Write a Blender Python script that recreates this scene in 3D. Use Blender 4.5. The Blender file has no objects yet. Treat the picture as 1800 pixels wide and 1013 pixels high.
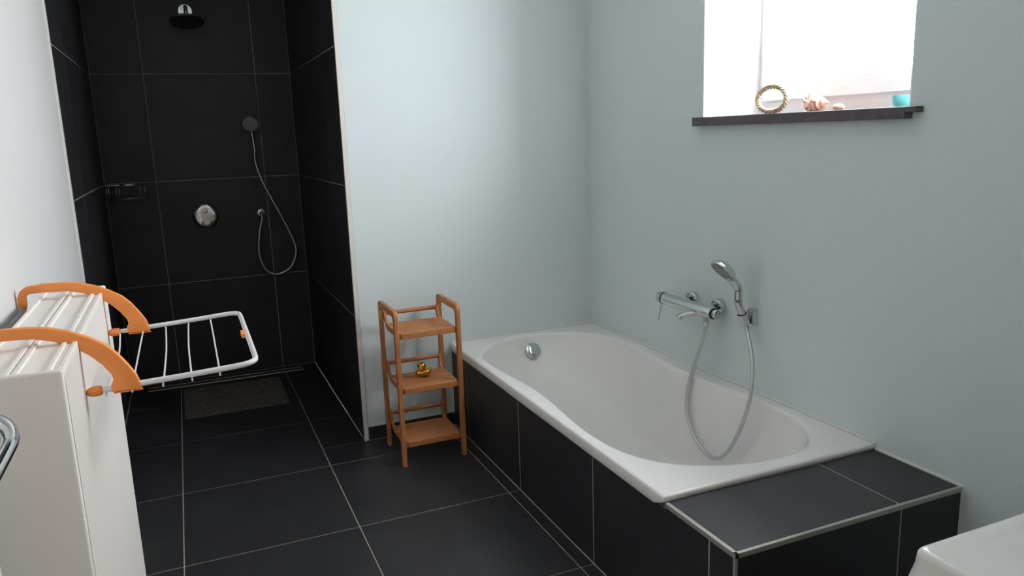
import bpy, bmesh, math, random
from mathutils import Vector, Matrix
random.seed(7)
SC = bpy.context.scene
COL = SC.collection
PI = math.pi

# ------------------------------------------------------------------ camera, sky, lights, exposure
cam_data = bpy.data.cameras.new('camera')
cam_data.sensor_width = 36.0
cam_data.lens = 1352.795 / 1800 * 36.0
cam_data.clip_start = 0.02
cam = bpy.data.objects.new('camera', cam_data)
cam.rotation_mode = 'XYZ'
cam.location = (0.13304, -3.24042, 1.40504)
cam.rotation_euler = (1.372045, 0.034236, -0.404505)
COL.objects.link(cam)
SC.camera = cam

world = bpy.data.worlds.new('overcast_sky')
SC.world = world
world.use_nodes = True
bgn = world.node_tree.nodes['Background']
bgn.inputs['Color'].default_value = (0.97, 0.985, 1.0, 1)
bgn.inputs['Strength'].default_value = 46.0

def area_light(name, loc, rot, sx, sy, power, color, portal=False):
    d = bpy.data.lights.new(name, 'AREA')
    d.shape = 'RECTANGLE'; d.size = sx; d.size_y = sy
    d.energy = power; d.color = color
    o = bpy.data.objects.new(name, d)
    o.location = loc; o.rotation_euler = rot
    COL.objects.link(o)
    if portal:
        d.cycles.is_portal = True
    return o
area_light('window_portal', (2.36, -1.18, 1.82), (0, PI/2, 0), 0.78, 0.96, 1, (1, 1, 1), True)   # guides sky light in
sun = bpy.data.lights.new('hazy_sun', 'SUN')      # low sun behind thin cloud, seen through the window
sun.energy = 1.2; sun.angle = math.radians(30); sun.color = (1.0, 0.985, 0.96)
sun_o = bpy.data.objects.new('hazy_sun', sun)
SUN_DIR = Vector((-.535, .835, -.12))
sun_o.rotation_euler = SUN_DIR.to_track_quat('-Z', 'Y').to_euler()
sun_o.location = (6, -6, 3); COL.objects.link(sun_o)
area_light('hall_ceiling_lamp', (0.45, -4.1, 2.5), (0, 0, 0), 0.9, 0.9, 13, (1.0, 0.9, 0.78))

SC.cycles.caustics_reflective = False
SC.cycles.caustics_refractive = False
vs = SC.view_settings
SC.display_settings.display_device = 'sRGB'
vs.view_transform = 'Standard'
vs.look = 'None'
vs.exposure = 0.0
vs.gamma = 1.0
vs.use_curve_mapping = False

# ------------------------------------------------------------------ measured layout (metres)
XL, XS, YB, YF, XR = -0.267, 0.80, 1.668, 0.207, 2.027
XB, ZR, YL, ZL, YE = 1.249, 0.422, -1.607, 0.403, -1.900
YW = -3.0            # wall with the doorway
H = 2.55

# ------------------------------------------------------------------ materials
def srgb(r, g, b):
    f = lambda c: (c/255/12.92) if c/255 <= 0.04045 else ((c/255+0.055)/1.055)**2.4
    return (f(r), f(g), f(b), 1)
def mat(name, color, rough=0.5, metal=0.0, noise=None, bump=None, coat=0.0, spec=0.5):
    m = bpy.data.materials.new(name); m.use_nodes = True
    nt = m.node_tree; b = nt.nodes['Principled BSDF']
    b.inputs['Base Color'].default_value = color
    b.inputs['Roughness'].default_value = rough
    b.inputs['Metallic'].default_value = metal
    b.inputs['Specular IOR Level'].default_value = spec
    if coat:
        b.inputs['Coat Weight'].default_value = coat
        b.inputs['Coat Roughness'].default_value = 0.05
    if noise or bump:
        tc = nt.nodes.new('ShaderNodeTexCoord')
    if noise:
        scale, amt, stretch = noise
        mp = nt.nodes.new('ShaderNodeMapping'); mp.inputs['Scale'].default_value = stretch
        nt.links.new(tc.outputs['Object'], mp.inputs['Vector'])
        n = nt.nodes.new('ShaderNodeTexNoise'); n.inputs['Scale'].default_value = scale
        n.inputs['Detail'].default_value = 4
        nt.links.new(mp.outputs[0], n.inputs['Vector'])
        r = nt.nodes.new('ShaderNodeValToRGB')
        r.color_ramp.elements[0].position = 0.3; r.color_ramp.elements[1].position = 0.7
        c = color
        r.color_ramp.elements[0].color = (c[0]*(1-amt), c[1]*(1-amt), c[2]*(1-amt), 1)
        r.color_ramp.elements[1].color = (min(1, c[0]*(1+amt)), min(1, c[1]*(1+amt)), min(1, c[2]*(1+amt)), 1)
        nt.links.new(n.outputs['Fac'], r.inputs['Fac'])
        nt.links.new(r.outputs['Color'], b.inputs['Base Color'])
    if bump:
        scale, strength = bump
        n2 = nt.nodes.new('ShaderNodeTexNoise'); n2.inputs['Scale'].default_value = scale
        nt.links.new(tc.outputs['Object'], n2.inputs['Vector'])
        bp = nt.nodes.new('ShaderNodeBump'); bp.inputs['Strength'].default_value = strength
        bp.inputs['Distance'].default_value = 0.002
        nt.links.new(n2.outputs['Fac'], bp.inputs['Height'])
        nt.links.new(bp.outputs['Normal'], b.inputs['Normal'])
    return m
M = {}
M['white_wall'] = mat('white_plaster', (0.70, 0.695, 0.69, 1), 0.9, bump=(350, 0.12))
M['mint'] = mat('pale_mint_paint', (0.68, 0.752, 0.76, 1), 0.85, bump=(420, 0.15))
M['ceiling'] = mat('ceiling_paint', (0.8, 0.8, 0.79, 1), 0.95)
M['tile'] = mat('anthracite_tile', (0.0275, 0.0270, 0.0315, 1), 0.42, noise=(5, 0.18, (1, 1, 1)), bump=(160, 0.10), spec=0.4)
M['grout'] = mat('grey_grout', (0.44, 0.415, 0.38, 1), 0.95)
M['sealant'] = mat('white_sealant', (0.82, 0.82, 0.80, 1), 0.5)
M['trim'] = mat('cream_edge_trim', (0.75, 0.70, 0.66, 1), 0.4)
M['alu'] = mat('brushed_edge_profile', (0.42, 0.42, 0.38, 1), 0.42, 0.45)
M['acrylic'] = mat('white_acrylic', (0.88, 0.865, 0.845, 1), 0.24, coat=0.0)
M['ceramic'] = mat('white_ceramic', (0.72, 0.72, 0.70, 1), 0.08, coat=0.5)
M['chrome'] = mat('chrome', (0.62, 0.63, 0.645, 1), 0.07, 1.0)
M['steel'] = mat('satin_steel', (0.55, 0.54, 0.53, 1), 0.28, 1.0)
M['hose'] = mat('steel_hose', (0.60, 0.60, 0.61, 1), 0.3, 0.75)
M['black'] = mat('black_rubber', (0.015, 0.015, 0.016, 1), 0.5)
M['face'] = mat('grey_spray_face', (0.28, 0.275, 0.26, 1), 0.5)
M['darkface'] = mat('dark_spray_face', (0.05, 0.05, 0.052, 1), 0.5)
M['enamel'] = mat('white_radiator_enamel', (0.90, 0.86, 0.825, 1), 0.45)
M['orange'] = mat('orange_plastic', (0.93, 0.305, 0.07, 1), 0.45)
M['whitemetal'] = mat('white_coated_tube', (0.78, 0.77, 0.80, 1), 0.3)
M['foam'] = mat('grey_rubber_sleeve', (0.25, 0.26, 0.27, 1), 0.8)
M['wood'] = mat('oiled_bamboo', (0.44, 0.168, 0.054, 1), 0.5, noise=(14, 0.14, (1, 6, 6)))
M['wood_v'] = mat('oiled_bamboo_upright', (0.44, 0.168, 0.054, 1), 0.5, noise=(14, 0.22, (6, 6, 1)))
M['gold'] = mat('gold_foil', (0.72, 0.42, 0.06, 1), 0.24, 1.0, bump=(60, 0.3))
M['beak'] = mat('orange_beak', (0.75, 0.25, 0.05, 1), 0.35)
M['mat_pvc'] = mat('grey_brown_pebble_mat', (0.12, 0.108, 0.094, 1), 0.8, noise=(220, 0.3, (1, 1, 1)), bump=(300, 0.8))
M['drain_cover'] = mat('dull_drain_cover', (0.09, 0.082, 0.074, 1), 0.6)
M['sill'] = mat('dark_stone_sill', (0.10, 0.082, 0.095, 1), 0.5, noise=(40, 0.2, (1, 1, 1)))
M['pvc'] = mat('white_window_frame', (0.92, 0.92, 0.92, 1), 0.3)
M['gasket'] = mat('grey_glazing_gasket', (0.30, 0.31, 0.31, 1), 0.6)
M['reveal'] = mat('white_reveal', (0.90, 0.90, 0.90, 1), 0.9)
M['door'] = mat('white_door_paint', (0.76, 0.77, 0.74, 1), 0.45)
M['hall'] = mat('warm_hall_paint', (0.74, 0.70, 0.63, 1), 0.9)
M['wicker'] = mat('straw_braid', (0.42, 0.34, 0.24, 1), 0.8, noise=(60, 0.35, (1, 1, 1)))
M['shell'] = mat('peach_shell', (0.72, 0.42, 0.30, 1), 0.5, noise=(30, 0.3, (1, 1, 1)))
M['aqua'] = mat('turquoise_glaze', (0.20, 0.72, 0.72, 1), 0.2)
g = bpy.data.materials.new('window_glass'); g.use_nodes = True
nt = g.node_tree
for n in list(nt.nodes):
    if n.type == 'BSDF_PRINCIPLED': nt.nodes.remove(n)
tr = nt.nodes.new('ShaderNodeBsdfTransparent'); tr.inputs['Color'].default_value = (0.95, 0.96, 0.96, 1)
gl = nt.nodes.new('ShaderNodeBsdfGlossy'); gl.inputs['Roughness'].default_value = 0.02
mx = nt.nodes.new('ShaderNodeMixShader')
mx.inputs[0].default_value = 0.05; nt.links.new(tr.outputs[0], mx.inputs[1]); nt.links.new(gl.outputs[0], mx.inputs[2])
nt.links.new(mx.outputs[0], [n for n in nt.nodes if n.type == 'OUTPUT_MATERIAL'][0].inputs['Surface'])
M['glass'] = g

# ------------------------------------------------------------------ helpers
ORIG = {}
def setp(o, label=None, cat=None, group=None, kind=None):
    if label: o['label'] = label
    if cat: o['category'] = cat
    if group: o['group'] = group
    if kind: o['kind'] = kind
    return o
def thing(name, label, cat, loc, group=None):
    o = bpy.data.objects.new(name, None); o.empty_display_size = 0.05
    o.location = loc; COL.objects.link(o); ORIG[o.name] = Vector(loc)
    return setp(o, label, cat, group)
def obj(name, bm, m, parent=None, smooth=False, label=None):
    """link a bmesh built in world coordinates as one object, origin at its centre"""
    bmesh.ops.recalc_face_normals(bm, faces=bm.faces[:])
    lo = Vector([min(v.co[i] for v in bm.verts) for i in range(3)])
    hi = Vector([max(v.co[i] for v in bm.verts) for i in range(3)])
    c = (lo + hi) / 2
    bmesh.ops.translate(bm, verts=bm.verts[:], vec=-c)
    me = bpy.data.meshes.new(name); bm.to_mesh(me); bm.free()
    me.materials.append(M[m])
    if smooth:
        for p in me.polygons: p.use_smooth = True
        if smooth != 'all': me.set_sharp_from_angle(angle=math.radians(38))
    o = bpy.data.objects.new(name, me); COL.objects.link(o)
    place(o, c, parent)
    if label: o['label'] = label
    return o
def place(o, c, parent):
    c = Vector(c)
    if parent is not None:
        o.parent = parent; o.location = c - ORIG[parent.name]
    else:
        o.location = c
    ORIG[o.name] = c
def box(bm, lo, hi, bev=0.0, seg=2):
    t = bmesh.new(); bmesh.ops.create_cube(t, size=1)
    lo, hi = Vector(lo), Vector(hi); s = hi - lo; c = (lo + hi) / 2
    for v in t.verts: v.co = Vector((v.co.x*s.x, v.co.y*s.y, v.co.z*s.z)) + c
    if bev: bmesh.ops.bevel(t, geom=t.edges[:], offset=bev, segments=seg, affect='EDGES', profile=0.5)
    merge(bm, t); return bm
def merge(bm, t):
    mp = {}
    for v in t.verts: mp[v] = bm.verts.new(v.co)
    for f in t.faces:
        try: bm.faces.new([mp[v] for v in f.verts])
        except ValueError: pass
    t.free()
def catmull(pts, n=8, closed=False):
    P = [Vector(p) for p in pts]; out = []; L = len(P)
    for i in range(L if closed else L-1):
        g_ = (lambda k: P[k % L]) if closed else (lambda k: P[min(max(k, 0), L-1)])
        p0, p1, p2, p3 = g_(i-1), g_(i), g_(i+1), g_(i+2)
        for j in range(n):
            t = j/n
            out.append(0.5*((2*p1) + (-p0+p2)*t + (2*p0-5*p1+4*p2-p3)*t*t + (-p0+3*p1-3*p2+p3)*t**3))
    if not closed: out.append(P[-1])
    return out
def tube(bm, pts, r, seg=10, closed=False, caps=True, flat=None):
    """sweep a circle (radius r: number or list) along pts"""
    P = [Vector(p) for p in pts]; n = len(P)
    rs = r if isinstance(r, (list, tuple)) else [r]*n
    rings = []; up = None
    for i in range(n):
        if closed: t = (P[(i+1) % n] - P[i-1]).normalized()
        else: t = (P[min(i+1, n-1)] - P[max(i-1, 0)]).normalized()
        if up is None:
            up = Vector((0, 0, 1)) if abs(t.z) < 0.9 else Vector((1, 0, 0))
        a = t.cross(up)
        if a.length < 1e-5: a = t.cross(Vector((0, 1, 0)))
        a.normalize(); b = a.cross(t).normalized(); up = b
        f = flat or (1, 1)
        rings.append([bm.verts.new(P[i] + rs[i]*(f[0]*math.cos(2*PI*k/seg)*a + f[1]*math.sin(2*PI*k/seg)*b)) for k in range(seg)])
    for i in range(n if closed else n-1):
        A, B = rings[i], rings[(i+1) % n]
        for k in range(seg): bm.faces.new((A[k], A[(k+1) % seg], B[(k+1) % seg], B[k]))
    if not closed and caps:
        bm.faces.new(rings[0][::-1]); bm.faces.new(rings[-1])
    return bm
def lathe(bm, prof, base, axis, seg=32):
    """prof: list of (radius, height along axis)"""
    ax = Vector(axis).normalized(); base = Vector(base)
    a = ax.orthogonal().normalized(); b = ax.cross(a)
    rings = []
    for r, h in prof:
        if r < 1e-6: rings.append([bm.verts.new(base + ax*h)])
        else: rings.append([bm.verts.new(base + ax*h + r*(math.cos(2*PI*k/seg)*a + math.sin(2*PI*k/seg)*b)) for k in range(seg)])
    for A, B in zip(rings, rings[1:]):
        for k in range(seg):
            k2 = (k+1) % seg
            if len(A) == 1 and len(B) == 1: continue
            if len(A) == 1: bm.faces.new((A[0], B[k], B[k2]))
            elif len(B) == 1: bm.faces.new((A[k], B[0], A[k2]))
            else: bm.faces.new((A[k], B[k], B[k2], A[k2]))
    if len(rings[0]) > 1: bm.faces.new(rings[0][::-1])
    if len(rings[-1]) > 1: bm.faces.new(rings[-1])
    return bm
def prism_xz(bm, pts, y0, y1, bev=0.0, seg=2):
    t = bmesh.new()
    A = [t.verts.new((x, y0, z)) for x, z in pts]
    f = t.faces.new(A)
    r = bmesh.ops.extrude_face_region(t, geom=[f])
    vs_ = [e for e in r['geom'] if isinstance(e, bmesh.types.BMVert)]
    bmesh.ops.translate(t, verts=vs_, vec=(0, y1-y0, 0))
    bmesh.ops.recalc_face_normals(t, faces=t.faces[:])
    if bev:
        ed = [e for e in t.edges if abs(e.verts[0].co.y - e.verts[1].co.y) < 1e-6]
        bmesh.ops.bevel(t, geom=ed, offset=bev, segments=seg, affect='EDGES', profile=0.5)
    merge(bm, t); return bm
def lerp(a, b, t): return a + (b-a)*t

TM = {}
def tile(parent, lo, hi, name='tile'):
    """one bevelled tile; equal tiles share their mesh"""
    lo, hi = Vector(lo), Vector(hi); s = hi-lo
    key = tuple(round(c, 4) for c in s)
    if key not in TM:
        bm = bmesh.new(); box(bm, -s/2, s/2, min(0.0012, min(s)*0.3), 1)
        bmesh.ops.recalc_face_normals(bm, faces=bm.faces[:])
        me = bpy.data.meshes.new('tile'); bm.to_mesh(me); bm.free(); me.materials.append(M['tile'])
        TM[key] = me
    o = bpy.data.objects.new(name, TM[key]); COL.objects.link(o)
    place(o, (lo+hi)/2, parent)
    return o
G = 0.0017           # half a joint
def tile_field(parent, axis, n0, n1, us, vs_):
    """axis: the normal axis; n0..n1 the thickness; us, vs_ the joint lines along the two other axes"""
    for u0, u1 in zip(us, us[1:]):
        for v0, v1 in zip(vs_, vs_[1:]):
            a, b = [0]*3, [0]*3
            ia = 'xyz'.index(axis); o = [i for i in range(3) if i != ia]
            a[ia], b[ia] = n0, n1
            a[o[0]], b[o[0]] = u0+G, u1-G
            a[o[1]], b[o[1]] = v0+G, v1-G
            tile(parent, a, b)
def struct(name, bm, m, parent=None, smooth=False):
    o = obj(name, bm, m, parent, smooth)
    if parent is None: o['kind'] = 'structure'
    return o
def B(*boxes):
    bm = bmesh.new()
    for b in boxes: box(bm, *b)
    return bm

# ------------------------------------------------------------------ room shell
floor = struct('floor', B(((XL-.12, -4.8, -.12), (XR+.4, YB+.12, -.0015))), 'grout')
T = 0.009
rows = [-3.0, -2.4, -1.8, -1.2, -.6, 0, .6, 1.2, YB]
for y0, y1 in zip(rows, rows[1:]):
    for x0, x1 in ((XL, 0), (0, .6), (.6, 1.2)):
        if y0 >= 0 and x0 >= .6:
            x1 = XS if y0 >= .6 else 1.2
        if y0 == 0 and x0 == .6:           # this tile runs under the mint wall and into the shower
            tile(floor, (x0+G, G, -T), (1.2-G, YF-G, 0)); tile(floor, (x0+G, YF, -T), (XS-.001, .6-G, 0)); continue
        tile(floor, (x0+G, y0+G, -T), (x1-G, y1-G, 0))
for y0, y1 in ((-1.9, -1.8), (-1.8, -1.2), (-1.2, -.6), (-.6, 0), (0, YF)):
    tile(floor, (1.2+G, y0+G, -T), (XB-G, y1-G, 0))
for y0, y1 in ((-3.0, -2.4), (-2.4, -1.9)):
    for x0, x1 in ((1.2, 1.8), (1.8, XR)):
        tile(floor, (x0+G, y0+G, -T), (x1-G, y1-G, 0))
struct('ceiling', B(((XL-.12, -4.8, H), (XR+.4, YB+.12, H+.12))), 'ceiling')
struct('wall_left', B(((XL-.12, YW, 0), (XL, YF-.004, H))), 'white_wall')
struct('wall_back', B(((XS+.018, YF, 0), (XR+.1, YF+.1, H))), 'mint')
wy0, wy1, wz0, wz1 = -1.65, -0.71, 1.44, 2.20
XO = XR + 0.30
struct('wall_right', B(((XR, wy1, 0), (XO, YF+.1, H)), ((XR, YW, 0), (XO, wy0, H)),
                       ((XR, wy0, 0), (XO, wy1, wz0-.012)), ((XR, wy0, wz1), (XO, wy1, H))), 'mint')
DX0, DX1, DZ = -0.20, 0.70, 2.10
struct('wall_front', B(((XL-.12, YW-.12, 0), (DX0, YW, H)), ((DX1, YW-.12, 0), (XR+.4, YW, H)), ((DX0, YW-.12, DZ), (DX1, YW, H))), 'white_wall')
struct('wall_hall', B(((-1.3, -4.9, 0), (2.4, -4.8, H)), ((XL-.22, -4.8, 0), (XL-.12, YW-.12, H)), ((XR+.3, -4.8, 0), (XR+.4, YW-.12, H))), 'hall')
# tiled shower niche
ws = struct('wall_shower_back', B(((XL-.12, YB+.0015, 0), (XS+.1, YB+.12, H))), 'grout')
zs = [0, .6, 1.2, 1.8, 2.4, H]
tile_field(ws, 'y', YB, YB+T, [XL, 0, .6, XS], zs)
ws = struct('wall_shower_left', B(((XL-.12, YF+.006, 0), (XL-.0015, YB+.0015, H))), 'grout')
tile_field(ws, 'x', XL-T, XL, [YF+.008, .6, 1.2, YB], zs)
ws = struct('wall_shower_right', B(((XS+.0015, YF+.006, 0), (XS+.018, YB+.0015, H))), 'grout')
tile_field(ws, 'x', XS, XS+T, [YF+.008, .6, 1.2, YB], zs)
struct('trim_1', B(((XL-.002, YF-.022, 0), (XL+.005, YF+.006, H), .0015), ((XL-.004, YF-.034, 0), (XL+.0025, YF-.026, H), .001)), 'sealant')
struct('trim_2', B(((XS-.003, YF-.007, 0), (XS+.016, YF+.008, H), .0015)), 'trim')
bb = struct('baseboard_back', B(((XS+.017, YF-.007, 0), (XB, YF, .068))), 'grout')
for x0, x1 in ((XS+.018, 1.2), (1.2, XB)):
    tile(bb, (x0+.001, YF-.010, .003), (x1-.001, YF-.002, .0655))

# window in the right wall, deep reveal
def frame_ring(xa, xb_, y0, y1, z0, z1, wd, wb):
    bm = bmesh.new()
    rings = []
    for x in (xa, xb_):
        rings.append([[bm.verts.new((x, y, z)) for y, z in ((y0+d, z0+b), (y1-d, z0+b), (y1-d, z1-d), (y0+d, z1-d))] for d, b in ((0, 0), (wd, wb))])
    (a0, a1), (b0, b1) = rings
    for k in range(4):
        j = (k+1) % 4
        for q in ((a0[k], a0[j], a1[j], a1[k]), (b0[k], b0[j], b1[j], b1[k]), (a0[k], a0[j], b0[j], b0[k]), (a1[k], a1[j], b1[j], b1[k])): bm.faces.new(q)
    return bm
w = struct('window_1', frame_ring(XO-.028, XO+.04, wy0, wy1, wz0, wz1, .045, .06), 'pvc')
obj('sash', frame_ring(XO-.045, XO+.02, wy0+.040, wy1-.040, wz0+.055, wz1-.040, .040, .066), 'pvc', w)
obj('gasket', frame_ring(XO-.014, XO+.006, wy0+.078, wy1-.078, wz0+.119, wz1-.078, .007, .004), 'gasket', w)
obj('pane', B(((XO-.006, wy0+.082, wz0+.121), (XO-.002, wy1-.082, wz1-.082))), 'glass', w)
obj('reveal', B(((XR+.0005, wy0-.002, wz0), (XO-.028, wy0+.004, wz1)), ((XR+.0005, wy1-.004, wz0), (XO-.028, wy1+.002, wz1)), ((XR+.0005, wy0, wz1-.004), (XO-.028, wy1, wz1+.002))), 'reveal', w)
obj('window_sill', B(((XR-.03, wy0-.008, wz0-.033), (XR+.001, wy1+.03, wz0), .0015), ((XR, wy0+.0005, wz0-.013), (XO-.03, wy1-.0005, wz0)),
                     ((XR-.03, wy0-.042, wz0-.016), (XR-.001, wy0-.008, wz0), .001)), 'sill', w)

# open door beside the camera
d1 = struct('door_1', B(((-.19, -2.965, .008), (-.15, -2.083, 2.08), .002)), 'door')
bm = bmesh.new()
lathe(bm, [(.026, 0), (.026, .006), (.023, .009), (.011, .010), (.011, .03)], (-.15, -2.160, 1.082), (1, 0, 0), 24)
obj('rosette', bm, 'steel', d1, True)
bm = bmesh.new()
tube(bm, catmull([(-.135, -2.160, 1.082), (-.118, -2.160, 1.081), (-.105, -2.162, 1.076), (-.0965, -2.168, 1.067), (-.0935, -2.180, 1.058), (-.0945, -2.205, 1.0535), (-.096, -2.30, 1.050)], 6), .0095, 16)
obj('handle', bm, 'chrome', d1, True, 'curved chrome lever handle')

# ------------------------------------------------------------------ tiled bath surround with ledge
CB = (XB+.2, -.8, 0)
sur = thing('bath_surround', 'anthracite tiled bath surround with a tiled ledge at the foot of the white bath', 'bath panel', (1.6, -1.7, 0))
obj('core', B(((XB+.0005, YL, 0), (XB+.03, YF, .375)), ((XB+.0005, YE+.0005, 0), (XR-.004, YL, ZL-.0008))), 'grout', sur)
PZ = .377
ys = [YE+.003, -1.8, -1.2, -.6, 0, YF-.003]
for y0, y1 in zip(ys, ys[1:]):
    if y1 <= YL: tile(sur, (XB, y0+G, .003), (XB+T, y1-G, ZL-.013))
    elif y0 < YL:
        t = bmesh.new()      # this tile is notched around the end of the bath rim
        f = t.faces.new([t.verts.new((XB, y, z)) for y, z in ((y0+G, .003), (y1-G, .003), (y1-G, PZ), (YL-.001, PZ), (YL-.001, ZL-.013), (y0+G, ZL-.013))])
        r = bmesh.ops.extrude_face_region(t, geom=[f])
        bmesh.ops.translate(t, verts=[e for e in r['geom'] if isinstance(e, bmesh.types.BMVert)], vec=(T, 0, 0))
        bmesh.ops.recalc_face_normals(t, faces=t.faces[:])
        bmesh.ops.bevel(t, geom=t.edges[:], offset=.0012, segments=1, affect='EDGES')
        obj('tile', t, 'tile', sur)
    else: tile(sur, (XB, y0+G, .003), (XB+T, y1-G, PZ))
XJ = 1.795
for x0, x1 in ((XB+.010, XJ), (XJ, XR-.004)):
    tile(sur, (x0+G, YE+.010, ZL-T), (x1-G, YL-.001, ZL))
    tile(sur, (x0+G-(.006 if x0 < 1.5 else 0), YE, .003), (x1-G, YE+T, ZL-.013))
bm = B(((XB-.0012, YE-.0012, ZL-.0125), (XB+.009, YL-.001, ZL+.0008), .0006), ((XB-.0012, YE-.0012, ZL-.0125), (XR-.003, YE+.009, ZL+.0008), .0006))
obj('edge_profile', bm, 'alu', sur, False)
obj('edge_profile', B(((XB-.0012, YE-.0012, 0), (XB+.007, YE+.007, ZL-.0127), .0006)), 'alu', sur)
obj('sealant', B(((XR-.006, YE, 0), (XR, YL, ZL+.005)), ((XR-.006, YE-.004, 0), (XR, YE+.002, ZL+.003))), 'sealant', sur)
obj('sealant', B(((XB-.005, YF-.006, .07), (XB+.004, YF, .378), .0015)), 'sealant', sur)

# ------------------------------------------------------------------ bathtub
tub = thing('bathtub', 'white acrylic bathtub with armrest curves set in dark tiled surround', 'bathtub', (1.64, -.7, 0))
N = 160
OC = Vector((1.64, -.70))
outl = [(1.30, -.10), (1.355, .0), (1.45, .092), (1.58, .132), (1.71, .120), (1.83, .072), (1.92, -.01), (1.962, -.12), (1.972, -.25), (1.955, -.45), (1.935, -.65),
        (1.945, -.85), (1.968, -1.05), (1.975, -1.24), (1.948, -1.38), (1.885, -1.47), (1.79, -1.517), (1.68, -1.527), (1.56, -1.503), (1.45, -1.452), (1.365, -1.38),
        (1.318, -1.297), (1.295, -1.21), (1.288, -1.10), (1.296, -.97), (1.312, -.82), (1.322, -.66), (1.312, -.50), (1.294, -.34), (1.288, -.20)]
bot = [(1.47, -.46), (1.64, -.40), (1.78, -.44), (1.84, -.52), (1.86, -.65), (1.87, -.9), (1.865, -1.2), (1.83, -1.32), (1.72, -1.38), (1.58, -1.37), (1.45, -1.31),
       (1.405, -1.2), (1.40, -.9), (1.405, -.65), (1.42, -.52)]
rect = [(XB-.004, YF), (XR, YF), (XR, YL), (XB-.004, YL)]
def polar(poly, smooth=True, n=N):
    P = [Vector((p[0], p[1], 0)) for p in poly]
    if smooth: P = catmull(P, 14, True)
    out = []
    for k in range(n):
        a = 2*PI*k/n; d = Vector((math.cos(a), math.sin(a))); best = None
        for i in range(len(P)):
            p, q = P[i].xy - OC, P[(i+1) % len(P)].xy - OC
            e = q-p; den = d.x*e.y - d.y*e.x
            if abs(den) < 1e-9: continue
            t = (p.x*e.y - p.y*e.x)/den; u = (p.x*d.y - p.y*d.x)/den
            if t > 0 and -1e-6 <= u <= 1+1e-6 and (best is None or t > best): best = t
        out.append(OC + d*best)
    return out
# angles are shared by all loops; corner angles of the rectangle are snapped in
R0 = polar(rect, False)
for c in rect:
    cv = Vector(c); k = min(range(N), key=lambda i: (R0[i]-cv).length); R0[k] = cv
O = polar(outl); BT = polar(bot)
def inset(L, d):
    cx, cy = (XB-.004+XR)/2, (YF+YL)/2; hx, hy = (XR-XB+.004)/2, (YF-YL)/2
    return [Vector((cx+(p.x-cx)*(hx-d)/hx, cy+(p.y-cy)*(hy-d)/hy)) for p in L]
def grow(L, f): return [p + (p-OC).normalized()*f(p) for p in L]
bm = bmesh.new(); loops = []
def ring(L, z):
    zz = z if callable(z) else (lambda p: z)
    loops.append([bm.verts.new((p.x, p.y, zz(p))) for p in L])
def soft(p):      # width of the softened lip: widest at the foot end, limited by the rim
    return .014 + .034*max(0, min(1, (-1.18 - p.y)/.25)) * max(0, min(1, (2.0-p.x)/.12))
ring([lerp(a, b, .2) for a, b in zip(R0, O)], .380)
ring(inset(R0, .002), lambda p: .380 if p.x < XB+.05 and p.y > YL+.01 else .4035)
ring(R0, lambda p: .384 if p.x < XB+.05 and p.y > YL+.01 else .4045)
ring(R0, .414)
ring(inset(R0, .0018), .4188)
ring(inset(R0, .0065), ZR-.001)
ring(inset(R0, .012), ZR-.0005)
ring(grow(O, lambda p: soft(p)+.006), ZR-.0008)
for k in range(8):
    a = PI/2*k/7
    ring(grow(O, lambda p: soft(p)*(1-math.sin(a))), ZR-.0012-.022*(1-math.cos(a)))
S = 16; zt, zb = ZR-.0232, .045
for i in range(1, S+1):
    s = i/S; a = s*PI/2
    f = .50*s + .50*(1-math.cos(a)); gz = math.sin(a)
    L = []
    for o_, b_ in zip(O, BT): L.append(o_.lerp(b_, f))
    ring(L, zt + (zb-zt)*gz)
for A, Bq in zip(loops, loops[1:]):
    for k in range(N):
        bm.faces.new((A[k], A[(k+1) % N], Bq[(k+1) % N], Bq[k]))
cv = bm.verts.new((1.64, -.85, zb-.004))
for k in range(N): bm.faces.new((loops[-1][k], loops[-1][(k+1) % N], cv))
obj('tub_body', bm, 'acrylic', tub, 'soft').data.set_sharp_from_angle(angle=math.radians(70))
bm = bmesh.new()
on = Vector((0.02, -.84, .54)).normalized()
lathe(bm, [(.030, -.006), (.040, .0), (.041, .012), (.038, .019), (.030, .022), (.012, .0235), (0, .024)], (1.633, .101, .345), on, 32)
kb = obj('overflow_knob', bm, 'chrome', tub, True, 'round chrome overflow control knob')
bm = bmesh.new(); lathe(bm, [(.033, 0), (.033, .004), (.028, .006), (0, .007)], (1.64, -1.0, .043), (0, 0, 1), 28)
obj('drain_plug', bm, 'chrome', tub, True, 'chrome drain plug')
obj('sealant', B(((XB, YF-.006, ZR-.001), (XR, YF-.0005, ZR+.006), .0015), ((XR-.006, YL, ZR-.001), (XR-.0005, YF, ZR+.006), .0015)), 'sealant', tub)

# ------------------------------------------------------------------ bath mixer, hand shower, holder
mx_ = XR-.085; mz = .704
mix = thing('bath_mixer_tap', 'chrome bath mixer tap on the mint wall over the bathtub', 'tap', (XR, -.75, .70))
bm = bmesh.new(); lathe(bm, [(.022, 0), (.0252, .003), (.0252, .215), (.0258, .222), (.0258, .318), (.022, .322)], (mx_, -.585, mz), (0, -1, 0), 28)
obj('body', bm, 'chrome', mix, True)
bm = bmesh.new(); lathe(bm, [(.0238, 0), (.0238, .006)], (mx_, -.580, mz), (0, -1, 0), 28)
obj('seal_ring', bm, 'black', mix, True, 'thin black ring')
bm = bmesh.new(); lathe(bm, [(.019, 0), (.0245, .004), (.0262, .012), (.0262, .034)], (mx_, -.546, mz), (0, -1, 0), 28)
lv = obj('lever_cap', bm, 'chrome', mix, True)
bm = bmesh.new(); tube(bm, [(mx_-.004, -.566, mz-.020), (mx_-.012, -.566, mz-.045), (mx_-.022, -.566, mz-.094)], [.0052, .0046, .0043], 12)
obj('lever', bm, 'chrome', lv, True)
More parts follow.
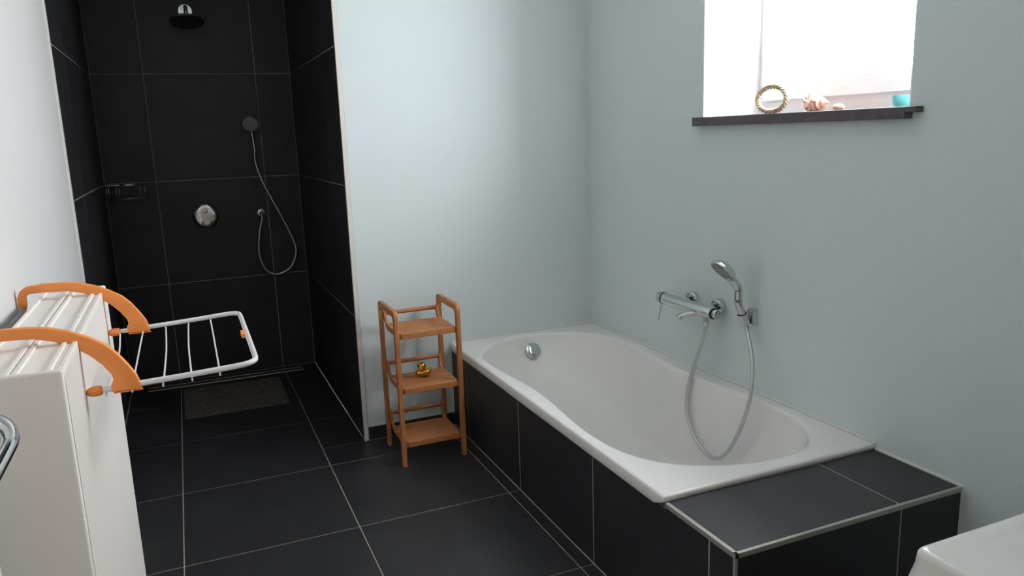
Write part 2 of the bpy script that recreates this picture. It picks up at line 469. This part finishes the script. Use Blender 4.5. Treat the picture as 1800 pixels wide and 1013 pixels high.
for yy in (-.676, -.838):
    bm = bmesh.new(); lathe(bm, [(.033, 0), (.033, .018), (.031, .021), (.026, .022), (.025, .010), (.012, .010), (.012, .07)], (XR, yy, .708), (-1, 0, -.04), 32)
    obj('escutcheon', bm, 'chrome', mix, True)
bm = bmesh.new(); lathe(bm, [(.0215, 0), (.0215, .006)], (mx_, -.907, mz), (0, -1, 0), 28)
obj('seal_ring', bm, 'black', mix, True, 'thin black ring')
bm = bmesh.new(); lathe(bm, [(.0175, 0), (.0185, .002), (.0185, .018), (.0165, .021), (0, .0215)], (mx_, -.912, mz), (0, -1, 0), 28)
dv = obj('diverter_knob', bm, 'chrome', mix, True)
bm = B(((mx_-.002, -.9345, mz-.013), (mx_+.002, -.932, mz+.013), .0006)); obj('grip', bm, 'steel', dv)
bm = bmesh.new()
tube(bm, catmull([(mx_, -.825, mz-.008), (mx_-.018, -.802, mz-.015), (mx_-.036, -.782, mz-.023), (mx_-.052, -.766, mz-.031)], 6), [.016]*6+[.0135]*6+[.012]*7, 18, flat=(1, .8))
lathe(bm, [(.0125, 0), (.0125, .018), (.0105, .018), (.0105, .012), (0, .012)], (mx_-.047, -.771, mz-.025), (-.45, .45, -.8), 24)
obj('spout', bm, 'chrome', mix, True)
bm = bmesh.new(); lathe(bm, [(.0105, 0), (.0105, .012), (.0125, .014), (.0125, .026), (.009, .042)], (mx_, -.862, mz-.022), (0, 0, -1), 20)
obj('hose_outlet', bm, 'chrome', mix, True)

hol = thing('shower_holder', 'chrome wall holder bracket carrying the hand shower above the bath', 'holder', (XR, -1.035, .705))
bm = bmesh.new()
t = bmesh.new(); bmesh.ops.create_cube(t, size=1)
for v in t.verts:
    k = .021 if v.co.x > 0 else .017
    zz = (.033 if v.co.z > 0 else -.032) * (1 if v.co.x > 0 else .80)
    v.co = Vector((XR if v.co.x > 0 else XR-.022, -1.035 + (k if v.co.y > 0 else -k), .708+zz))
bmesh.ops.bevel(t, geom=t.edges[:], offset=.003, segments=2, affect='EDGES')
merge(bm, t)
obj('wall_plate', bm, 'chrome', hol, True)
hd = Vector((-.40, .0, .92)).normalized()
hb = Vector((XR-.038, -1.035, .686))
bm = bmesh.new(); lathe(bm, [(.0135, 0), (.0170, .001), (.0205, .046), (.0172, .047), (.0125, .0)], hb - hd*.004, hd, 24)
obj('cup', bm, 'chrome', hol, True)
hs = thing('hand_shower', 'chrome hand shower with round head and long hose looping down into the bath', 'shower head', tuple(hb))
pts = catmull([hb + Vector((.003, 0, -.008)), hb + hd*.03, hb + hd*.09 + Vector((.001, 0, 0)), (1.952, -1.033, .822), (1.930, -1.032, .853), (1.905, -1.031, .876)], 6)
bm = bmesh.new(); n_ = len(pts)
tube(bm, pts, [lerp(.0120, .0165, min(1, i/(n_*.5))) for i in range(n_)], 18, flat=(1.0, .9))
obj('handle', bm, 'chrome', hs, True)
hn = Vector((-.62, .06, -.60)).normalized()       # spray direction
hc = Vector((1.890, -1.030, .898))
bm = bmesh.new(); lathe(bm, [(0, -.024), (.020, -.022), (.038, -.014), (.048, -.004), (.0515, .004), (.0515, .010), (.049, .012)], hc, hn, 36)
hh_ = obj('head', bm, 'chrome', hs, True)
bm = bmesh.new(); lathe(bm, [(.0485, .0105), (.047, .014), (.02, .0155), (0, .016)], hc, hn, 36)
obj('spray_face', bm, 'face', hh_, True, 'grey spray face')
hp = catmull([(mx_, -.862, .648), (1.938, -.845, .58), (1.930, -.80, .46), (1.922, -.775, .352), (1.912, -.79, .265), (1.902, -.862, .185), (1.895, -.965, .152), (1.893, -1.06, .205),
              (1.905, -1.125, .33), (1.925, -1.148, .46), (1.945, -1.128, .575), (1.972, -1.07, .648), tuple(hb + Vector((.003, 0, -.004)))], 12)
bm = bmesh.new(); tube(bm, hp, [.0075 + (.0005 if i % 2 else -.0003) for i in range(len(hp))], 12)
obj('hose', bm, 'hose', hs, 'all')

# ------------------------------------------------------------------ shower fittings
rs = thing('rain_shower', 'round dark rain shower head on a chrome wall arm in shower niche', 'shower head', (.255, YB, 2.14))
bm = bmesh.new(); lathe(bm, [(.038, 0), (.038, .006), (.036, .009), (.012, .010)], (.255, YB, 2.141), (0, -1, 0), 36)
obj('rosette', bm, 'chrome', rs, True)
bm = bmesh.new(); tube(bm, catmull([(.255, YB-.004, 2.141), (.255, YB-.10, 2.143), (.255, YB-.165, 2.138), (.255, YB-.185, 2.118), (.255, YB-.187, 2.085)], 6), .0105, 16)
obj('arm', bm, 'chrome', rs, True)
bm = bmesh.new(); lathe(bm, [(.014, .026), (.016, .012), (.070, .008), (.088, .004), (.090, 0), (.090, -.005), (.088, -.007)], (.255, YB-.187, 2.062), (0, .29, .957), 48)
hdd = obj('head', bm, 'steel', rs, True)
bm = bmesh.new(); lathe(bm, [(.0875, -.0068), (.086, -.0085), (0, -.009)], (.255, YB-.187, 2.062), (0, .29, .957), 48)
ru = Vector((0, .29, .957)).normalized(); rv = Vector((1, 0, 0)).cross(ru)
for rr, nn in ((.018, 8), (.036, 14), (.054, 22), (.072, 30)):
    for k in range(nn):
        a = 2*PI*k/nn
        lathe(bm, [(.0022, -.0085), (.0016, -.0115)], Vector((.255, YB-.187, 2.062)) + rr*math.cos(a)*Vector((1, 0, 0)) + rr*math.sin(a)*rv, ru, 6)
obj('spray_face', bm, 'darkface', hdd, True, 'dark nozzle face')

th = thing('shower_thermostat', 'round polished chrome thermostat plate with two knobs on the shower back wall', 'thermostat', (.244, YB, .984))
bm = bmesh.new(); lathe(bm, [(.073, 0), (.074, .003), (.072, .0065), (.05, .0095), (.02, .0108), (0, .011)], (.244, YB, .984), (0, -1, 0), 64)
obj('plate', bm, 'chrome', th, 'all')
bm = bmesh.new(); lathe(bm, [(.0165, .009), (.0165, .034), (.0145, .037), (.011, .0375), (.010, .034), (0, .034)], (.242, YB, 1.020), (0, -1, 0), 32)
obj('shut_off_knob', bm, 'chrome', th, True, 'small round chrome knob')
bm = bmesh.new(); lathe(bm, [(.0215, .009), (.0215, .03), (.019, .036)], (.245, YB, .953), (0, -1, 0), 32)
tk = obj('temperature_knob', bm, 'chrome', th, True, 'larger chrome knob with square grip')
t = bmesh.new(); bmesh.ops.create_cube(t, size=1)
for v in t.verts: v.co = Vector((v.co.x*.024, v.co.y*.02, v.co.z*.024))
bmesh.ops.bevel(t, geom=t.edges[:], offset=.003, segments=2, affect='EDGES')
bmesh.ops.rotate(t, verts=t.verts[:], matrix=Matrix.Rotation(PI/4, 3, 'Y'))
bmesh.ops.translate(t, verts=t.verts[:], vec=(.245, YB-.043, .953))
obj('grip', t, 'chrome', tk, True)

wh = thing('wall_shower_holder', 'small dark wall holder behind hand shower in the shower niche', 'holder', (.548, YB, 1.45))
bm = B(((.536, YB-.03, 1.43), (.560, YB, 1.475), .004))
obj('bracket', bm, 'steel', wh, True)
ss = thing('shower_hand_set', 'hand shower with grey head and hose looping on dark shower back wall', 'shower head', (.55, YB-.04, 1.45))
bm = bmesh.new(); tube(bm, catmull([(.553, YB-.036, 1.352), (.550, YB-.038, 1.41), (.547, YB-.042, 1.46), (.543, YB-.055, 1.50)], 6), [.0085]*9+[.011]*10, 14)
obj('handle', bm, 'steel', ss, True)
hc = Vector((.541, YB-.066, 1.512)); hn = Vector((-.12, -.90, -.40)).normalized()
bm = bmesh.new(); lathe(bm, [(0, -.018), (.02, -.016), (.038, -.008), (.047, .0), (.048, .006), (.046, .009)], hc, hn, 36)
h2 = obj('head', bm, 'chrome', ss, True)
bm = bmesh.new(); lathe(bm, [(.0455, .008), (.044, .0105), (0, .012)], hc, hn, 36)
obj('spray_face', bm, 'face', h2, True, 'matt grey spray face')
Y = YB-.03
hp = catmull([(.553, YB-.036, 1.356), (.551, Y, 1.288), (.572, Y, 1.196), (.617, Y, 1.081), (.686, Y, .92), (.733, Y, .793), (.738, Y, .722), (.706, Y, .646), (.658, Y, .611),
              (.603, Y, .603), (.552, Y, .636), (.525, Y, .706), (.522, Y, .776), (.538, Y, .879), (.556, Y, .940), (.557, YB-.034, .962)], 10)
bm = bmesh.new(); tube(bm, hp, [.0068 + (.0004 if i % 2 else -.0002) for i in range(len(hp))], 10)
obj('hose', bm, 'hose', ss, 'all')
el = thing('hose_outlet', 'round chrome wall elbow where the shower hose leaves the tiles', 'pipe fitting', (.558, YB, .985))
bm = bmesh.new(); lathe(bm, [(.024, 0), (.024, .006), (.021, .010), (.012, .011), (.011, .03)], (.557, YB, .985), (0, -1, 0), 28)
obj('flange', bm, 'steel', el, True)
bm = bmesh.new(); tube(bm, catmull([(.557, YB-.02, .985), (.557, YB-.032, .983), (.557, YB-.035, .970), (.557, YB-.034, .950)], 4), [.0105]*7+[.0085]*6, 14)
obj('elbow', bm, 'chrome', el, True)

bk = thing('wire_basket', 'chrome wire shower basket in the left corner of shower niche', 'basket', (-.16, YB, 1.15))
bx0, bx1, by0, by1, bz0, bz1 = -.252, -.062, YB-.115, YB-.004, 1.118, 1.192
def bar(name, pts, r, m='chrome'):
    bm = bmesh.new(); tube(bm, pts, r, 8); return obj(name, bm, m, bk, 'all')
bar('rim', [(bx0, by1, bz1), (bx1, by1, bz1)], .0035)
bar('rim', [(bx0, by0, bz1), (bx1, by0, bz1)], .003, 'steel')
bar('rim', [(bx0, by0, bz1), (bx0, by1, bz1)], .003); bar('rim', [(bx1, by0, bz1), (bx1, by1, bz1)], .003)
for x in (bx0, bx1):
    bar('base_wire', [(x, by0, bz0), (x, by1, bz0)], .002, 'steel')
for k in range(7):
    y = lerp(by0, by1, k/6); bar('base_wire', [(bx0, y, bz0), (bx1, y, bz0)], .0016, 'steel')
for x in (bx0, bx0+.012, -.205, -.19, bx1-.022, bx1):
    bar('upright_wire', [(x, by0, bz0), (x, by0, bz1)], .0017)
for x in (bx0, bx1):
    bar('upright_wire', [(x, by1, bz0), (x, by1, bz1)], .002)
obj('soap_tray', B(((bx0+.004, by0+.002, bz1-.004), (-.187, by1-.02, bz1+.006), .002)), 'steel', bk, True, 'bright metal soap tray')
bm = bmesh.new(); lathe(bm, [(.014, 0), (.014, .008), (.006, .009), (.006, .016)], (XL, by1-.03, bz1), (1, 0, 0), 20); obj('mount', bm, 'chrome', bk, True)

dr = thing('shower_drain', 'long narrow floor drain channel along the foot of shower back wall', 'drain', (.26, 1.566, 0))
obj('cover', B(((-.17, 1.548, -.001), (.70, 1.598, .0025), .0008)), 'drain_cover', dr)
obj('channel_frame', B(((-.176, 1.540, -.001), (.706, 1.546, .003), .0006), ((-.176, 1.600, -.001), (.706, 1.606, .003), .0006)), 'steel', dr)

# shower mat with scalloped edge and pebble relief
sm = thing('shower_mat', 'grey brown shower mat with scalloped edges on the dark shower floor', 'mat', (.27, 1.19, 0))
x0, x1, y0, y1 = .022, .540, .938, 1.455
out = []
def scal(p, q, n, nrm):
    for i in range(n*6):
        t_ = i/(n*6); s_ = abs(math.sin(PI*t_*n))
        out.append((lerp(p[0], q[0], t_)+nrm[0]*.008*s_, lerp(p[1], q[1], t_)+nrm[1]*.008*s_))
scal((x0, y0), (x1, y0), 17, (0, -1)); scal((x1, y0), (x1, y1), 17, (1, 0)); scal((x1, y1), (x0, y1), 17, (0, 1)); scal((x0, y1), (x0, y0), 17, (-1, 0))
bm = bmesh.new()
lo_ = [bm.verts.new((x, y, .0006)) for x, y in out]; hi_ = [bm.verts.new((x, y, .005)) for x, y in out]
bm.faces.new(hi_)
for k in range(len(out)):
    k2 = (k+1) % len(out); bm.faces.new((lo_[k], lo_[k2], hi_[k2], hi_[k]))
obj('base', bm, 'mat_pvc', sm)
bm = bmesh.new()
for i in range(17):
    for j in range(17):
        cx = lerp(x0+.004, x1-.004, (i+.25+.5*(j % 2))/17)+random.uniform(-.005, .005); cy = lerp(y0, y1, (j+.5)/17)+random.uniform(-.005, .005)
        r = random.uniform(.010, .014); sq = random.uniform(.75, 1); a0 = random.random()*PI
        top = bm.verts.new((cx, cy, .0095))
        L1, L2 = [], []
        for k in range(7):
            a = 2*PI*k/7; ex, ey = math.cos(a), math.sin(a)*sq
            dx, dy = ex*math.cos(a0)-ey*math.sin(a0), ex*math.sin(a0)+ey*math.cos(a0)
            L1.append(bm.verts.new((cx+r*dx, cy+r*dy, .0049))); L2.append(bm.verts.new((cx+r*.75*dx, cy+r*.75*dy, .0085)))
        for k in range(7):
            k2 = (k+1) % 7; bm.faces.new((L1[k], L1[k2], L2[k2], L2[k])); bm.faces.new((L2[k], L2[k2], top))
pb = obj('pebble_relief', bm, 'mat_pvc', sm, 'all'); pb['kind'] = 'stuff'

# ------------------------------------------------------------------ bamboo rack
rk = thing('bamboo_rack', 'three tier bamboo shelf rack standing between shower corner and bathtub', 'shelf', (1.03, -.03, 0))
ry0, ry1, rz = -.172, .118, .690
for xa, xb_ in ((.884, .902), (1.158, 1.176)):
    o_ = [(ry0, 0), (ry0, rz-.022), (ry0+.003, rz-.012), (ry0+.010, rz-.004), (ry0+.022, rz), (ry1-.020, rz), (ry1-.010, rz-.004), (ry1-.003, rz-.012), (ry1, rz-.022), (ry1, 0),
          (ry1-.027, 0), (ry1-.027, rz-.045), (ry1-.030, rz-.036), (ry1-.040, rz-.028), (ry0+.040, rz-.028), (ry0+.031, rz-.036), (ry0+.027, rz-.045), (ry0+.027, 0)]
    t = bmesh.new()
    f = t.faces.new([t.verts.new((xa, y, z)) for y, z in o_])
    r = bmesh.ops.extrude_face_region(t, geom=[f])
    bmesh.ops.translate(t, verts=[e for e in r['geom'] if isinstance(e, bmesh.types.BMVert)], vec=(xb_-xa, 0, 0))
    bmesh.ops.recalc_face_normals(t, faces=t.faces[:])
    bmesh.ops.bevel(t, geom=[e for e in t.edges if abs(e.verts[0].co.x-e.verts[1].co.x) < 1e-6], offset=.0018, segments=1, affect='EDGES')
    obj('side_frame', t, 'wood_v', rk)
slat_me = None
for zt_, zbar in ((.592, .630), (.350, .397), (.108, .158)):
    sh = obj('shelf', B(((.9135, ry0+.002, zt_-.024), (1.1465, ry0+.020, zt_), .002)), 'wood', rk)      # front rail
    for xa, xb_ in ((.9025, .913), (1.147, 1.1575)):
        # side rail: runs under the slats and sweeps up at the back to the rear bar
        o_ = [(ry0+.010, zt_-.026), (.030, zt_-.026), (.060, zt_-.020), (.082, zt_-.004), (.096, zt_+.016), (.104, zbar-.010), (.106, zbar+.010), (.086, zbar+.010), (.078, zt_+.022), (.066, zt_+.006),
              (.048, zt_-.004), (.030, zt_-.0085), (ry0+.010, zt_-.0085)]
        t = bmesh.new()
        f = t.faces.new([t.verts.new((xa, y, z)) for y, z in o_])
        r = bmesh.ops.extrude_face_region(t, geom=[f])
        bmesh.ops.translate(t, verts=[e for e in r['geom'] if isinstance(e, bmesh.types.BMVert)], vec=(xb_-xa, 0, 0))
        obj('side_rail', t, 'wood', sh)
    for k in range(7):
        y = ry0+.026 + k*.030
        if slat_me is None:
            s_ = obj('slat', B(((.9025, y, zt_-.0085), (1.1575, y+.0245, zt_-.001), .0015, 1)), 'wood', sh); slat_me = s_.data
        else:
            s_ = bpy.data.objects.new('slat', slat_me); COL.objects.link(s_); place(s_, (1.03, y+.01225, zt_-.00475), sh)
    bm = bmesh.new(); tube(bm, [(.902, .096, zbar), (1.158, .096, zbar)], .0095, 14)
    obj('rear_bar', bm, 'wood', sh, True)

# gold duck on the middle shelf
dk = thing('rubber_duck', 'shiny gold rubber duck sitting on the middle shelf of bamboo rack', 'toy duck', (1.036, -.03, .349))
def ell(bm, c, rx, ry, rz_, seg=24, rings=14, fn=None):
    t = bmesh.new(); bmesh.ops.create_uvsphere(t, u_segments=seg, v_segments=rings, radius=1)
    for v in t.verts:
        p = Vector((v.co.x*rx, v.co.y*ry, v.co.z*rz_))
        if fn: p = fn(p)
        v.co = p + Vector(c)
    merge(bm, t)
cx, cy, cz = 1.036, -.03, .349
bm = bmesh.new()
def tail(p):
    k = max(0, (p.x-.010)/.024)
    return Vector((p.x+.004*k, p.y*(1-.35*k), p.z + .014*k*k if p.z > -.004 else p.z*(1-.35*k)+.006*k*k))
ell(bm, (cx, cy, cz+.0170), .0315, .024, .0172, fn=tail)
obj('body', bm, 'gold', dk, 'all')
bm = bmesh.new(); ell(bm, (cx-.007, cy-.006, cz+.0445), .0172, .0165, .0165)
hdk = obj('head', bm, 'gold', dk, 'all')
bm = bmesh.new()
ell(bm, (cx-.016, cy-.0205, cz+.0415), .0085, .0085, .0030); ell(bm, (cx-.015, cy-.0190, cz+.0385), .007, .007, .0026)
obj('beak', bm, 'beak', dk, 'all', 'orange beak')
for sx in (-1, 1):
    bm = bmesh.new(); ell(bm, (cx-.008+sx*.0085-.004*(sx < 0), cy-.019+.002*(sx < 0), cz+.050), .0026, .0022, .0032, 12, 8)
    obj('eye', bm, 'black', dk, 'all', 'black eye')
    bm = bmesh.new(); ell(bm, (cx+.006, cy+sx*.0225, cz+.021), .016, .005, .010, 16, 10)
    obj('wing', bm, 'gold', dk, 'all')

dk.scale = (1.16, 1.16, 1.16)

# ------------------------------------------------------------------ radiator
rd = thing('radiator', 'white panel radiator on left wall with ribbed front and top grille', 'radiator', (-.15, -1.41, .15))
rx0, rx1, rya, ryb, rza, rzb = -.222, -.080, -1.83, -.99, .15, 1.050
bm = bmesh.new()
n_ = 110; prof = []
prof.append((rya+.012, 0))
for i in range(n_):
    y = lerp(rya+.02, ryb-.02, i/n_); dy = (ryb-rya-.04)/n_
    prof += [(y, 0), (y+dy*.45, 0), (y+dy*.6, -.0018), (y+dy*.85, -.0018)]
prof += [(ryb-.012, 0)]
a_ = [bm.verts.new((rx1+d, y, rza)) for y, d in prof]; b_ = [bm.verts.new((rx1+d, y, rzb-.012)) for y, d in prof]
c_ = [bm.verts.new((rx1-.008+0*d, y, rzb-.004)) for y, d in prof]
for L1, L2 in ((a_, b_), (b_, c_)):
    for k in range(len(prof)-1): bm.faces.new((L1[k], L1[k+1], L2[k+1], L2[k]))
obj('front_panel', bm, 'enamel', rd)
obj('end_panel', B(((rx0, rya, rza), (rx1, rya+.013, rzb), .006, 3)), 'enamel', rd, True)
obj('end_panel', B(((rx0, ryb-.013, rza), (rx1, ryb, rzb), .004, 3)), 'enamel', rd, True)
obj('inner_body', B(((rx0+.004, rya+.012, rza+.01), (rx1-.006, ryb-.012, rzb-.022))), 'enamel', rd)
bm = bmesh.new()
for xa, xb_, za, zb_ in ((rx0+.002, rx0+.010, rzb-.022, rzb-.001), (rx0+.010, -.168, rzb-.022, rzb-.006), (-.168, -.160, rzb-.022, rzb-.001), (-.160, -.155, rzb-.022, rzb-.004), (-.155, -.147, rzb-.022, rzb-.001),
                         (-.147, -.106, rzb-.022, rzb-.006), (-.106, -.098, rzb-.022, rzb-.001), (-.098, -.0885, rzb-.022, rzb-.005), (-.0885, rx1-.0005, rzb-.022, rzb-.002)):
    box(bm, (xa, rya+.012, za), (xb_, ryb-.012, zb_), .0012, 1)
obj('top_grille', bm, 'enamel', rd)
for ya, za in ((-1.20, .9), (-1.66, .9), (-1.42, .2)):
    obj('bracket', B(((XL+.0005, ya, za), (rx0+.005, ya+.03, za+.1))), 'enamel', rd)

# ------------------------------------------------------------------ drying rack hooked over the radiator
dy = thing('drying_rack', 'orange and white folding airer hooked over the radiator', 'drying rack', (0.0, -1.35, .945))
arm_o = [(-.252, 1.022), (-.262, 1.034), (-.2625, 1.052), (-.256, 1.070), (-.242, 1.080), (-.205, 1.0845), (-.162, 1.083), (-.126, 1.078), (-.094, 1.0675), (-.063, 1.052), (-.036, 1.034), (-.018, 1.014),
         (-.001, .988), (.011, .966), (.016, .948), (.016, .938)]
arm_i = [(-.036, .938), (-.035, .953), (-.030, .962), (-.032, .973), (-.046, .995), (-.064, 1.015), (-.090, 1.037), (-.120, 1.051), (-.155, 1.0605), (-.200, 1.0625), (-.236, 1.0625), (-.2435, 1.056), (-.2445, 1.036), (-.2475, 1.024)]
for yy in (-1.09, -1.61):
    bm = bmesh.new(); prism_xz(bm, arm_o + arm_i, yy-.0085, yy+.0085, .003, 2)
    ar = obj('arm', bm, 'orange', dy, True, 'curved orange plastic arm')
    bm = bmesh.new(); box(bm, (-.034, yy+.006, .9305), (.018, yy+.013, .9335), .0006)
    for k in range(7): box(bm, (-.033+k*.0075, yy+.007, .933), (-.029+k*.0075, yy+.012, .939))
    obj('comb', bm, 'orange', ar)
ft = catmull([(-.066, -1.09, .9425), (.0, -1.09, .9455), (.10, -1.09, .950), (.185, -1.09, .955), (.215, -1.092, .957), (.231, -1.103, .958), (.2365, -1.125, .958), (.2375, -1.20, .957), (.2375, -1.50, .956),
              (.2365, -1.572, .956), (.231, -1.596, .956), (.215, -1.608, .955), (.185, -1.61, .953), (.10, -1.61, .949), (.0, -1.61, .9455), (-.066, -1.61, .9425)], 6)
bm = bmesh.new(); tube(bm, ft, .0058, 14); obj('frame_tube', bm, 'whitemetal', dy, 'all')
for yy in (-1.09, -1.61):
    bm = bmesh.new(); lathe(bm, [(.0058, -.002), (.0088, -.0005), (.0100, .004), (.0104, .011), (.0096, .018), (.0072, .0235), (.0040, .0262), (0, .027)], (-.053, yy, .943), (-1, 0, -.04), 18)
    obj('end_cap', bm, 'orange', dy, 'all', 'orange rubber tip')
bm = bmesh.new(); tube(bm, [(-.2535, -1.099, 1.016), (-.2535, -1.601, 1.016)], .0105, 14)
obj('rear_bar', bm, 'foam', dy, True, 'grey rubber covered rear bar')
bm = B(((.224, -1.366, .951), (.233, -1.322, .962), .002)); obj('clip', bm, 'orange', dy, True, 'small orange clip')
for i, (xf, xn, bow) in enumerate(((-.054, -.046, .010), (.001, .0, .0), (.054, .056, .004), (.110, .110, -.003), (.164, .163, .0))):
    bm = bmesh.new(); zf = .938 + .05*max(0, xf)
    tube(bm, catmull([(xf, -1.083, zf+.010), (xf, -1.09, zf-.002), (xf+bow*.3, -1.12, zf+.001), (lerp(xf, xn, .5)+bow, -1.35, zf+.002), (xn+bow*.3, -1.58, zf+.001), (xn, -1.61, zf-.002), (xn, -1.617, zf-.006)], 4), .0018, 8)
    obj('wire', bm, 'whitemetal', dy, 'all')

# ------------------------------------------------------------------ wash basin beside the door
wb = thing('wash_basin', 'white ceramic wash basin corner at the bottom right beside tiled ledge', 'basin', (1.45, -2.8, .75))
X0, X1, Y0, Y1, ZT = .971, 1.99, -3.0, -2.587, .850
def rrect(x0, x1, y0, y1, r, n=6):
    out = []
    for cx_, cy_, a0 in ((x1-r, y1-r, 0), (x0+r, y1-r, PI/2), (x0+r, y0+r, PI), (x1-r, y0+r, 3*PI/2)):
        for k in range(n+1):
            a = a0 + PI/2*k/n; out.append((cx_+r*math.cos(a), cy_+r*math.sin(a)))
    return out
bm = bmesh.new(); L = []
def rr(e, z, r): L.append([bm.verts.new((x, y, z)) for x, y in rrect(X0-e, X1+e, Y0, Y1+e, max(.002, r))])
rr(.020, ZT-.115, .02); rr(.0145, ZT-.07, .02); rr(.004, ZT-.022, .02)
for k in range(6):
    a = PI/2*k/5; rr(.0025-.010*(1-math.cos(a)), ZT-.010+.010*math.sin(a), .018-.008*(1-math.cos(a)))
def bowl(e, z): L.append([bm.verts.new((x, y, z)) for x, y in rrect(1.16+e, 1.80-e, -2.90+e, -2.625-e, .055)])
bowl(0, ZT); bowl(.004, ZT-.003); bowl(.010, ZT-.012); bowl(.018, ZT-.05); bowl(.04, ZT-.085); bowl(.075, ZT-.095)
for A, Bq in zip(L, L[1:]):
    n_ = len(A)
    for k in range(n_): bm.faces.new((A[k], A[(k+1) % n_], Bq[(k+1) % n_], Bq[k]))
bm.faces.new(L[-1]); bm.faces.new(L[0][::-1])
obj('basin_body', bm, 'ceramic', wb, True)
bm = bmesh.new(); lathe(bm, [(.03, 0), (.03, .003), (.026, .005), (0, .005)], (1.48, -2.76, ZT-.0955), (0, 0, 1), 24); obj('drain', bm, 'chrome', wb, True, 'round chrome drain')
bm = bmesh.new(); lathe(bm, [(.024, 0), (.024, .004), (.018, .006), (.018, .11)], (1.48, -2.945, ZT), (0, 0, 1), 24)
tube(bm, [(1.48, -2.945, ZT+.09), (1.48, -2.84, ZT+.075)], .010, 14)
obj('faucet', bm, 'chrome', wb, True, 'chrome basin faucet')

# ------------------------------------------------------------------ ornaments on the window sill
ZS = wz0
wr = thing('braided_ring', 'braided straw ring standing on the window sill, left of the shell', 'wreath', (2.147, -.956, ZS))
for ph in (0, 2*PI/3, 4*PI/3):
    pts = []
    for k in range(150):
        a = 2*PI*k/150; tw = a*9+ph; rr_ = .0058
        pts.append((2.147+rr_*math.sin(tw), -.956+(.075+rr_*math.cos(tw))*math.cos(a), ZS+.054+(.045+rr_*math.cos(tw))*math.sin(a)))
    bm = bmesh.new(); tube(bm, pts, .0046, 7, closed=True)
    obj('strand', bm, 'wicker', wr, 'all')
sc = thing('conch_shell', 'peach spiky conch shell lying on the window sill beside the straw ring', 'shell', (2.147, -1.175, ZS))
bm = bmesh.new()
pr = []
for k in range(40):
    t_ = k/39
    r = .026*math.sin(PI*min(1, t_*1.02+.02))**.8*(1+.12*math.sin(t_*40))+.0015
    pr.append((r, -.048+.096*t_))
lathe(bm, pr, (2.147, -1.175, ZS+.025), (.15, -.95, .12), 28)
obj('body', bm, 'shell', sc, 'all')
bm = bmesh.new()
for k in range(11):
    a = k*2.4; t_ = .15+.6*k/11; c0 = Vector((2.147, -1.175, ZS+.025)) + Vector((.15, -.95, .12)).normalized()*(-.048+.096*t_)
    d = Vector((math.cos(a), 0.15, math.sin(a)*1.0)).normalized()
    if d.z < -.4: d.z = -.3; d.normalize()
    lathe(bm, [(.008, .016), (.005, .028), (.0008, .040+.006*math.sin(k*3))], c0, d, 8)
d = Vector((0, .25, 1)).normalized(); lathe(bm, [(.014, .01), (.011, .03), (.007, .042), (.001, .055)], (2.147, -1.155, ZS+.02), d, 10)
obj('spikes', bm, 'shell', sc, 'all')
s2 = thing('small_shell', 'small beige shell lying on the window sill right of conch shell', 'shell', (2.147, -1.272, ZS))
bm = bmesh.new()
t = bmesh.new(); bmesh.ops.create_uvsphere(t, u_segments=24, v_segments=10, radius=1)
for v in t.verts:
    a = math.atan2(v.co.y, v.co.x)
    v.co = Vector((2.147+.016*v.co.x, -1.272+.022*v.co.y, ZS+.0115+.011*v.co.z*(1+.08*math.sin(a*11))))
merge(bm, t); obj('valve', bm, 'shell', s2, 'all')
tq = thing('turquoise_cup', 'small turquoise tealight cup at the right end of window sill', 'cup', (2.147, -1.53, ZS))
bm = bmesh.new(); lathe(bm, [(0, .0), (.030, .0), (.036, .012), (.039, .030), (.039, .036), (.035, .036), (.033, .012), (0, .008)], (2.147, -1.53, ZS+.0005), (0, 0, 1), 32)
obj('bowl', bm, 'aqua', tq, True)
